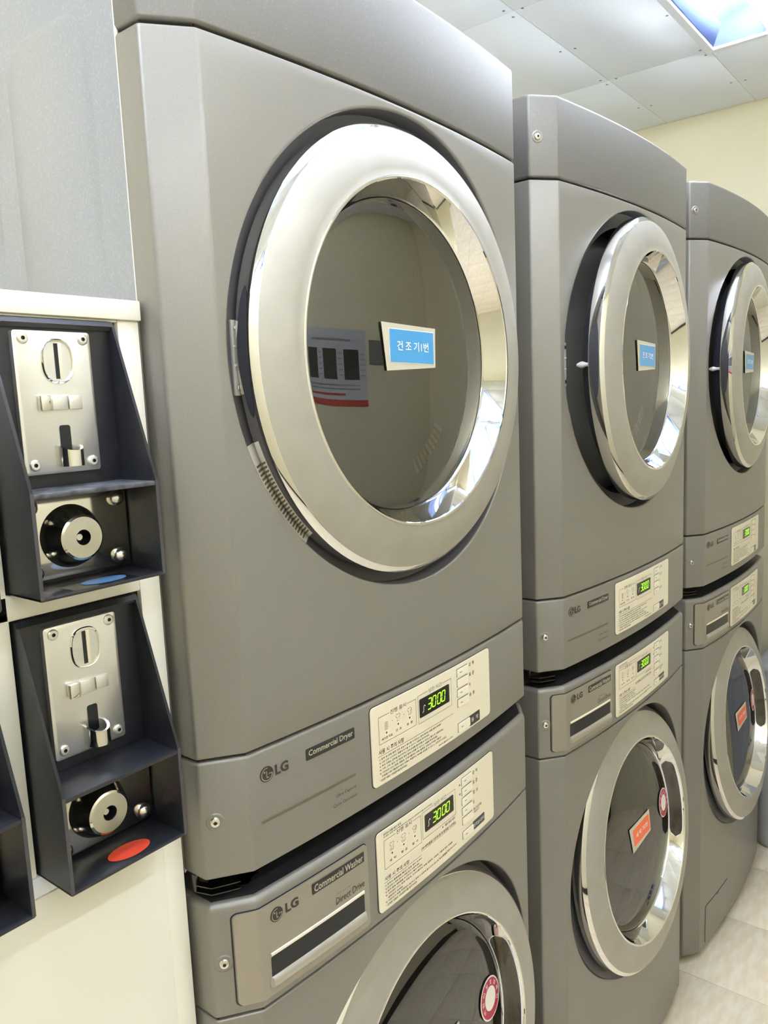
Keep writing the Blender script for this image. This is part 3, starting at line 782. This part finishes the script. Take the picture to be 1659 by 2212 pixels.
# ceiling of boards with open joints round the recessed lights
ceil = struct('ceiling', slab(X_LEFT, X_END, Y_OPP, Y_BACK, ROOM_H+.085, ROOM_H+.10, 'ceiling_gap'))
BW, BL = .300, .600
ys = []
y = FIX_Y1
while y < Y_BACK: ys.append((y, min(y+BW, Y_BACK))); y += BW
y = FIX_Y1
while y > Y_OPP: ys.append((max(y-BW, Y_OPP), y)); y -= BW
for r_, (y0, y1) in enumerate(sorted(ys)):
    x = 2.028-8*BL
    while x < X_END:
        x0, x1 = max(x, X_LEFT), min(x+BL, X_END); x += BL
        if x1-x0 < .02: continue
        if any(a < (x0+x1)/2 < b and c < (y0+y1)/2 < d for a, b, c, d in FIX): continue
        g = .0006; mb = MB(((x0+x1)/2, (y0+y1)/2, ROOM_H)); mb.box(x0+g, x1-g, y0+g, y1-g, ROOM_H, ROOM_H+.012, 'ceiling', .0007)
        o = obj('ceiling_board', mb, ceil, loc=((x0+x1)/2, (y0+y1)/2, ROOM_H))
mb = MB()
for (y0, y1) in ys:
    for k in range(-3, 9):
        for dx, dy in ((-.02, .02), (.025, .018), (.0, -.022), (.30, .02), (.31, -.02)):
            xx, yy = 2.028-k*BL+dx, y1+dy
            if X_LEFT < xx < X_END-.01 and Y_OPP < yy < Y_BACK and not any(a-.02 < xx < b+.02 and c-.02 < yy < d+.02 for a, b, c, d in FIX):
                mb.poly([(xx+.004*cos(t*pi/4), yy+.004*sin(t*pi/4), ROOM_H-.0004) for t in range(8)], 'screw_dot')
so = obj('ceiling_screw_heads', mb, ceil); so['kind'] = 'stuff'

def fixture(x0, x1, Y0, Y1, lab):
    xm, ym = (x0+x1)/2, (Y0+Y1)/2; H = ROOM_H
    root = thing('ceiling_light', lab, 'light', (xm, ym, H), 0, 'recessed fluorescent ceiling lights')
    org = (xm, ym, H); wide = Y1-Y0 > .4; key = 'fix%d_' % wide
    mb = MB(org); L = [(x0-.008, Y0-.008), (x1+.008, Y0-.008), (x1+.008, Y1+.008), (x0-.008, Y1+.008)]
    I = [(x0+.014, Y0+.014), (x1-.014, Y0+.014), (x1-.014, Y1-.014), (x0+.014, Y1-.014)]
    mb.grid([[(a, b, H-.001) for a, b in L], [(a, b, H-.006) for a, b in L], [(a, b, H-.008) for a, b in I], [(a, b, H+.004) for a, b in I]], 'fixture_white', cu=True)
    obj('frame', mb, root, key+'frame')
    mb = MB(org); ya, yb = Y0+.014, Y1-.014; xa, xb = x0+.014, x1-.014
    pr = [(ya, 0), (ya+.030, .045), (ya+.075, .066), (ym-.05, .070), (ym, .052 if wide else .070), (ym+.05, .070), (yb-.075, .066), (yb-.030, .045), (yb, 0)]
    mb.grid([[(xa, p, H+q) for p, q in pr], [(xb, p, H+q) for p, q in pr]], 'fixture_blue')
    for xe, d in ((xa, .03), (xb, -.03)): mb.poly([(xe+(d if q > .02 else 0), p, H+q) for p, q in pr], 'fixture_blue')
    obj('reflector', mb, root, key+'reflector')
    for k, yt in enumerate((ym-.12, ym+.12) if wide else (ym,)):
        mb = MB(org); mb.box(x0+.045, x1-.045, yt-.030, yt+.030, H+.036, H+.070, 'fixture_white', .004); bc = obj('ballast_cover', mb, root, key+'cover%d' % k)
        for q, e in enumerate((x0+.055, x1-.055)):
            mb = MB(org); mb.box(e-.010, e+.010, yt-.016, yt+.016, H-.028, H+.038, 'fixture_white', .003); obj('tube_holder', mb, root, key+'holder%d%d' % (k, q))
        mb = MB(org); mb.lathe([(.0005, 0), (.013, 0), (.013, x1-x0-.13), (.0005, x1-x0-.13)], 'tube', (x0+.065, yt, H-.012), 'x', 20); obj('tube', mb, root, key+'tube%d' % k, label='glowing white tube')
FL = ['recessed fluorescent ceiling light with bare tubes above the dryers by the cream end wall', 'recessed fluorescent ceiling light above the nearest dryer, middle of the three',
      'recessed fluorescent ceiling light above the coin cabinet end of the room', 'narrow ceiling light added as fill along the wall opposite, at the coin cabinet end', 'narrow ceiling light added as fill along the wall opposite the nearest dryer']
for q, l_ in zip(FIX, FL): fixture(*q, l_)

# ------------------------------------------------------------------ machines
dryer(0, 0., 'big taupe tumble dryer nearest the coin boxes, its chrome door shut', 1)
dryer(1, 4.35, 'middle taupe tumble dryer with its chrome door standing ajar', 2)
dryer(2, 2.9, 'taupe tumble dryer farthest from the coin boxes, by the cream wall', 1)
washer(0, 'taupe front-loading washer under the dryer nearest the coin boxes', 4)
washer(1, 'middle taupe front-loading washer with orange label on its dark window', 3)
washer(2, 'taupe front-loading washer farthest from the coin boxes, beside the grey bin', 2)

# ------------------------------------------------------------------ coin cabinet
CY = .028
def coin_cabinet():
    org = (-.30, .25, 0)
    root = thing('coin_cabinet', 'tall cream cabinet holding the black coin boxes beside the first dryer', 'cabinet', org)
    def P(n, *boxes, m='cream', b=.0012, **kw):
        mb = MB(org)
        for q in boxes: mb.box(*q, m, b)
        return obj(n, mb, root, **kw)
    xl, xr = -.66, -.0055
    P('carcass', (xl, xr-.001, CY+.05, .50, .0, 1.622))
    P('top_board', (xl, xr+.001, CY-.004, .50, 1.6235, 1.6425))
    P('side_stile', (-.0290, xr, CY, CY+.05, .06, 1.6235))
    for k in range(4): P('stile', (-.0290-.155*(k+1)+.0000-.0035, -.0290-.155*(k+1)+.0225, CY, CY+.05, 1.121, 1.6235))
    P('middle_rail', (xl, -.0290, CY, CY+.05, 1.3598, 1.3825))
    P('top_rail', (xl, -.0290, CY, CY+.05, 1.6212, 1.6235))
    P('lower_rail', (xl, -.0290, CY, CY+.05, 1.1010, 1.1206), m='fixture_white')
    P('lower_panel', (xl, -.0290, CY-.001, CY+.05, .06, 1.1008))
    P('plinth', (xl, xr-.004, CY+.02, CY+.05, 0, .06), m='cream_edge')
    mb = MB(org); mb.box(xl, -.0290, CY+.006, CY+.049, 1.1206, 1.6212, 'black'); obj('opening_shade', mb, root)  # black filler stands for the shade inside the openings
coin_cabinet()

def coin_box(dx, dz, lab, sticker, dust):
    xL, xR, zB, zS, zT = -.1592, -.0367, 1.3837, 1.4733, 1.6165
    yF, yB = -.0267, CY+.0045; th = .0028; xm = (xL+xR)/2
    org = (xm, yB, zB)
    root = thing('coin_box', lab, 'coin box', (xm+dx, yB, zB+dz), 0, 'coin boxes on the cream cabinet')
    K = lambda n, k, g, **kw: obj(n, g, root, 'coin_'+k, **kw)
    side = [(yB, zB), (yF+.002, zB), (yF, zB+.002), (yF, zS), (CY-.0060, zT), (yB, zT)]
    for nm, x0, sgn in (('side_wall', xL, 1), ('side_wall', xR-th, 1)):
        def sw(x0=x0):
            mb = MB(org); mb.prism([(x0, y, z) for y, z in side], (th, 0, 0), 'housing')
            mb.prism([(x0-.0002, y, z) for y, z in ((yF-.0003, zB+.001), (yF-.0003, zS), (yF+.0006, zS), (yF+.0006, zB+.001))], (th+.0004, 0, 0), 'housing_edge')
            return mb
        K(nm, 'wall%d' % (x0 > xm), sw)
    def bp():
        mb = MB(org); mb.box(xL+th, xR-th, CY+.001, CY+.004, zB, zT, 'housing'); return mb
    K('back_plate', 'back', bp)
    def tl():
        mb = MB(org); mb.prism([(xL, CY-.0065, zT-.0005), (xL, CY+.006, zT-.0005), (xL, CY+.006, zT+.004), (xL, CY-.003, zT+.004)], (xR-xL, 0, 0), 'housing')
        mb.prism([(xL+th, CY-.002, zT-.004), (xL+th, CY+.001, zT-.004), (xL+th, CY+.001, zT), (xL+th, CY-.006, zT)], (xR-xL-2*th, 0, 0), 'housing_edge'); return mb
    K('top_lip', 'lip', tl)
    def bt():
        mb = MB(org); mb.box(xL, xR, yF, yB, zB-.0005, zB+th, 'housing', .001); return mb
    K('bottom_plate', 'bottom', bt)
    def sf(): 
        mb = MB(org); mb.box(xL+th, xR-th, yF, CY+.001, zS-.0052, zS-.001, 'housing_dust' if dust else 'housing', .0009); return mb
    K('shelf', 'shelf%d' % dust, sf)
    # coin mechanism face plate
    px0, px1, pz0, pz1, py = -.1352, -.0628, 1.4845, 1.6095, CY-.0040
    def cp():
        mb = MB(org); lo = rrect(px0, px1, pz0, pz1, .0028, 3); li = rrect(px0+.002, px1-.002, pz0+.002, pz1-.002, .002, 3)
        mb.grid([[(x, CY+.001, z) for x, z in lo], [(x, py-.0006, z) for x, z in lo], [(x, py-.0016, z) for x, z in li]], 'coin_steel', cu=True)
        mb.poly([(x, py-.0016, z) for x, z in li], 'coin_steel'); return mb
    pl = K('face_plate', 'plate', cp, label='brushed steel coin mechanism plate')
    U = lambda n, k, g, **kw: obj(n, g, pl, 'coin_'+k, **kw)
    yp = py-.0016; cx = (px0+px1)/2
    for k, (x, z) in enumerate(((px0+.0085, pz0+.0085), (px1-.0078, pz0+.0085), (px0+.0085, pz1-.0068), (px1-.0078, pz1-.0062))):
        def rv(x=x, z=z):
            mb = MB(org); mb.lathe([(.0052, 0), (.0050, -.0008), (.0040, -.0016), (.0024, -.0019), (.0018, -.0018)], 'coin_steel', (x, yp, z), n=18)
            mb.lathe([(.0018, -.0018), (.0016, -.0004), (.0001, -.0004)], 'black', (x, yp, z), n=10); return mb
        U('rivet', 'rivet%d' % k, rv)
    def cs():
        mb = MB(org); ox, oz, rx, rz = cx+.0020, 1.5835, .0150, .0195; n = 40
        rows = []
        for s_, d in ((1., 0), (1.0, -.0012), (.95, -.0022), (.90, -.0018), (.88, -.0004)):
            row = []
            for k in range(n):
                a = 2*pi*k/n; c_, s2 = cos(a), sin(a); e = 2.6; rr = (abs(c_)**e+abs(s2)**e)**(-1/e); row.append((ox+rx*s_*rr*c_, yp+d, oz+rz*s_*rr*s2))
            rows.append(row)
        mb.grid(rows, 'chrome', cu=True); mb.poly(rows[-1], 'coin_steel')
        mb.box(ox-.0022, ox+.0012, yp-.0010, yp-.0003, oz-.0155, oz+.0155, 'black'); mb.box(ox+.0012, ox+.0046, yp-.0016, yp-.0003, oz-.0158, oz+.0158, 'plate_cream', .0005); return mb
    U('coin_slot', 'slot', cs, label='upright coin slot in an oval chrome ring')
    def rb():
        mb = MB(org); z = 1.5470; x0 = cx-.0200
        mb.box(x0, x0+.0095, yp-.0070, yp, z-.0068, z+.0068, 'chrome', .0012)
        mb.box(x0+.0118, x0+.0265, yp-.0042, yp, z-.0064, z+.0064, 'coin_steel', .0006); mb.box(x0+.0275, x0+.0405, yp-.0042, yp, z-.0062, z+.0062, 'coin_steel', .0006)
        mb.box(x0+.0095, x0+.0120, yp-.0028, yp, z-.0066, z+.0066, 'chrome', .0004); return mb
    U('reject_button', 'reject', rb)
    def rc():
        mb = MB(org); xo = cx+.0035
        lp = rrect(xo-.0055, xo+.0050, 1.5010, 1.5270, .0022, 3); mb.poly([(x, yp-.0003, z) for x, z in lp], 'black')
        # cup below the slot
        n = 12; outer = []; inner = []
        for k in range(n+1):
            a = pi*k/n; outer.append((xo+.0115*cos(a), yp-.0175*sin(a)**.7)); inner.append((xo+.0090*cos(a), yp-.0145*sin(a)**.7))
        zb, zt = 1.4905, 1.5045
        top = [zt+.0052*(1-sin(pi*k/n)) for k in range(n+1)]
        mb.grid([[(x, y, zb) for x, y in outer], [(x, y, z) for (x, y), z in zip(outer, top)], [(x, y, z) for (x, y), z in zip(inner, top)], [(x, y, zb+.002) for x, y in inner]], 'chrome')
        mb.poly([(x, y, zb) for x, y in outer], 'chrome'); mb.poly([(x, y, zb+.002) for x, y in inner], 'black'); return mb
    U('return_cup', 'cup', rc, label='chrome coin return cup')
    # lock compartment
    def lk():
        mb = MB(org); mb.box(xL+.006, xR-.004, CY-.0065, CY+.0012, zB+.0065, zS-.0058, 'lock_steel', .0015); return mb
    lp = K('lock_plate', 'lockplate', lk, label='polished steel lock plate')
    V = lambda n, k, g, **kw: obj(n, g, lp, 'coin_'+k, **kw)
    lx, lz, ly = -.1010, 1.4270, CY-.0065
    def kn():
        mb = MB(org); mb.lathe([(.0290, 0), (.0287, -.0020), (.0272, -.0060), (.0245, -.0120), (.0218, -.0180), (.0205, -.0205), (.0185, -.0218), (.0070, -.0222)], 'lock_knob', (lx, ly, lz), n=48)
        mb.lathe([(.0070, -.0222), (.0066, -.0215), (.0064, -.010), (.0001, -.010)], 'black', (lx, ly, lz), n=48)
        mb.lathe([(.0030, -.012), (.0030, -.017), (.0001, -.017)], 'screw', (lx-.001, ly, lz), n=10); return mb
    V('lock_knob', 'knob', kn, label='round polished lock with a dark keyhole')
    for k, (x, z) in enumerate(((-.1370, 1.4565), (-.1370, 1.3985), (-.0515, 1.4560), (-.0520, 1.4000))):
        def bo(x=x, z=z):
            mb = MB(org); mb.lathe([(.0078*cos(t*pi/12), -.0062*sin(t*pi/12)) for t in range(6)]+[(.0001, -.0062)], 'screw', (x, ly, z), n=20); return mb
        V('dome_bolt', 'bolt%d' % k, bo)
    if sticker:
        def ov():
            mb = MB(org); ex, ey = (xm+.008, yF+.018); rx, ry = (.0215, .0125)
            if sticker == 'sticker_blue': mb.add([(xm-.03, yF+.0003, zB+th+.0002), (xm+.034, yF+.0003, zB+th+.0002), (xm+.034, yF+.034, zB+th+.0002), (xm-.03, yF+.034, zB+th+.0002)], [(0, 1, 2, 3)], 'film')
            mb.poly([(ex+rx*cos(t*pi/14), ey+ry*sin(t*pi/14), zB+th+.0005) for t in range(28)], sticker); return mb
        obj('oval_sticker', ov, root, label='blue oval sticker' if sticker == 'sticker_blue' else 'red oval sticker')
    return root
mat('sticker_blue', rgb(72, 116, 156), .35)
mat('sticker_red', rgb(222, 70, 44), .5)
coin_box(0, 0, 'upper black coin box beside the dryer, blue oval sticker below its lock', 'sticker_blue', 1)
coin_box(0, -.2625, 'lower black coin box beside the dryer, red oval sticker below its lock', 'sticker_red', 0)
coin_box(-.155, 0, 'upper black coin box cut off by the left picture edge', None, 1)
coin_box(-.155, -.2625, 'lower black coin box cut off by the left picture edge', None, 0)

# ------------------------------------------------------------------ grey bin by the end wall
def bin_():
    cx, cy = 2.352, -.172; H = .62; wx, wy = .150, .15
    root = thing('waste_bin', 'grey ribbed plastic bin standing on the floor past the last washer', 'bin', (cx, cy, 0))
    mb = MB((cx, cy, 0)); n = 60
    def ring(z, s_, rib):
        pts = rrect(cx-wx*s_, cx+wx*s_, cy-wy*s_, cy+wy*s_, .05, 8); out = []; L = len(pts)
        # densify
        d = []
        for i in range(L):
            a, b = Vector(pts[i]), Vector(pts[(i+1) % L]); k = max(1, int((b-a).length/.012))
            for q in range(k): d.append(a.lerp(b, q/k))
        for i, p in enumerate(d):
            c = Vector((cx, cy)); v = (p-c); f = 1+rib*(.022 if (i//3) % 2 else 0); out.append((c.x+v.x*f, c.y+v.y*f, z))
        return out
    rows = [ring(z, s_, r) for z, s_, r in ((0.001, .90, 0), (.012, .94, 0), (.03, .94, 1), (.50, .955, 1), (.53, .97, 0), (H-.03, .975, 0), (H, .98, 0))]
    n0 = min(len(r) for r in rows); rows = [[r[int(i*len(r)/n0)] for i in range(n0)] for r in rows]
    mb.grid(rows, 'bin_grey', cu=True); mb.poly(rows[0], 'bin_grey'); obj('body', mb, root)
    mb = MB((cx, cy, 0)); mb.box(cx-wx, cx+wx, cy-wy, cy+wy, H-.012, H+.016, 'bin_grey', .010); obj('rim', mb, root)
bin_()

# ------------------------------------------------------------------ notices on the wall opposite (seen mirrored in the door glass)
def poster(x0, x1, z0, z1, lab):
    yb = Y_OPP; org = ((x0+x1)/2, yb, z0)
    root = thing('wall_poster', lab, 'poster', org)
    mb = MB(org); mb.box(x0, x1, yb+.0002, yb+.003, z0, z1, 'poster'); obj('sheet', mb, root)
    w_, h = x1-x0, z1-z0
    Q = lambda a, b, c, d, m, mb: mb.box(x0+a*w_, x0+b*w_, yb+.003, yb+.0036, z0+c*h, z0+d*h, m)
    mb = MB(org); Q(0, 1, 0, .085, 'poster_red', mb); obj('red_band', mb, root)
    mb = MB(org)
    for k in range(3): Q(.1+.3*k, .3+.3*k, .35, .74, 'poster_dark', mb)
    obj('picture', mb, root)
    mb = MB(org)
    for k in range(3):
        for q in range(5): Q(.32+.3*k-.0, .38+.3*k, .40+q*.07, .415+q*.07, 'poster_ink', mb)
    Q(.2, .8, .84, .87, 'poster_ink', mb); Q(.1, .9, .27, .285, 'poster_ink', mb); Q(.1, .9, .22, .235, 'poster_ink', mb); Q(.1, .7, .14, .17, 'poster_red', mb)
    obj('printed_text', mb, root)
poster(1.33, 1.96, 1.50, 1.84, 'white notice poster with dark pictures and a red band on the wall opposite')
mb = MB((2.09, Y_OPP, 1.69)); mb.box(1.99, 2.19, Y_OPP+.0002, Y_OPP+.004, 1.69, 1.80, 'poster_grey', .0005)
tag(obj('wall_notice', mb, loc=(2.09, Y_OPP, 1.69)), 'small plain grey notice beside the poster on the wall opposite', 'notice')
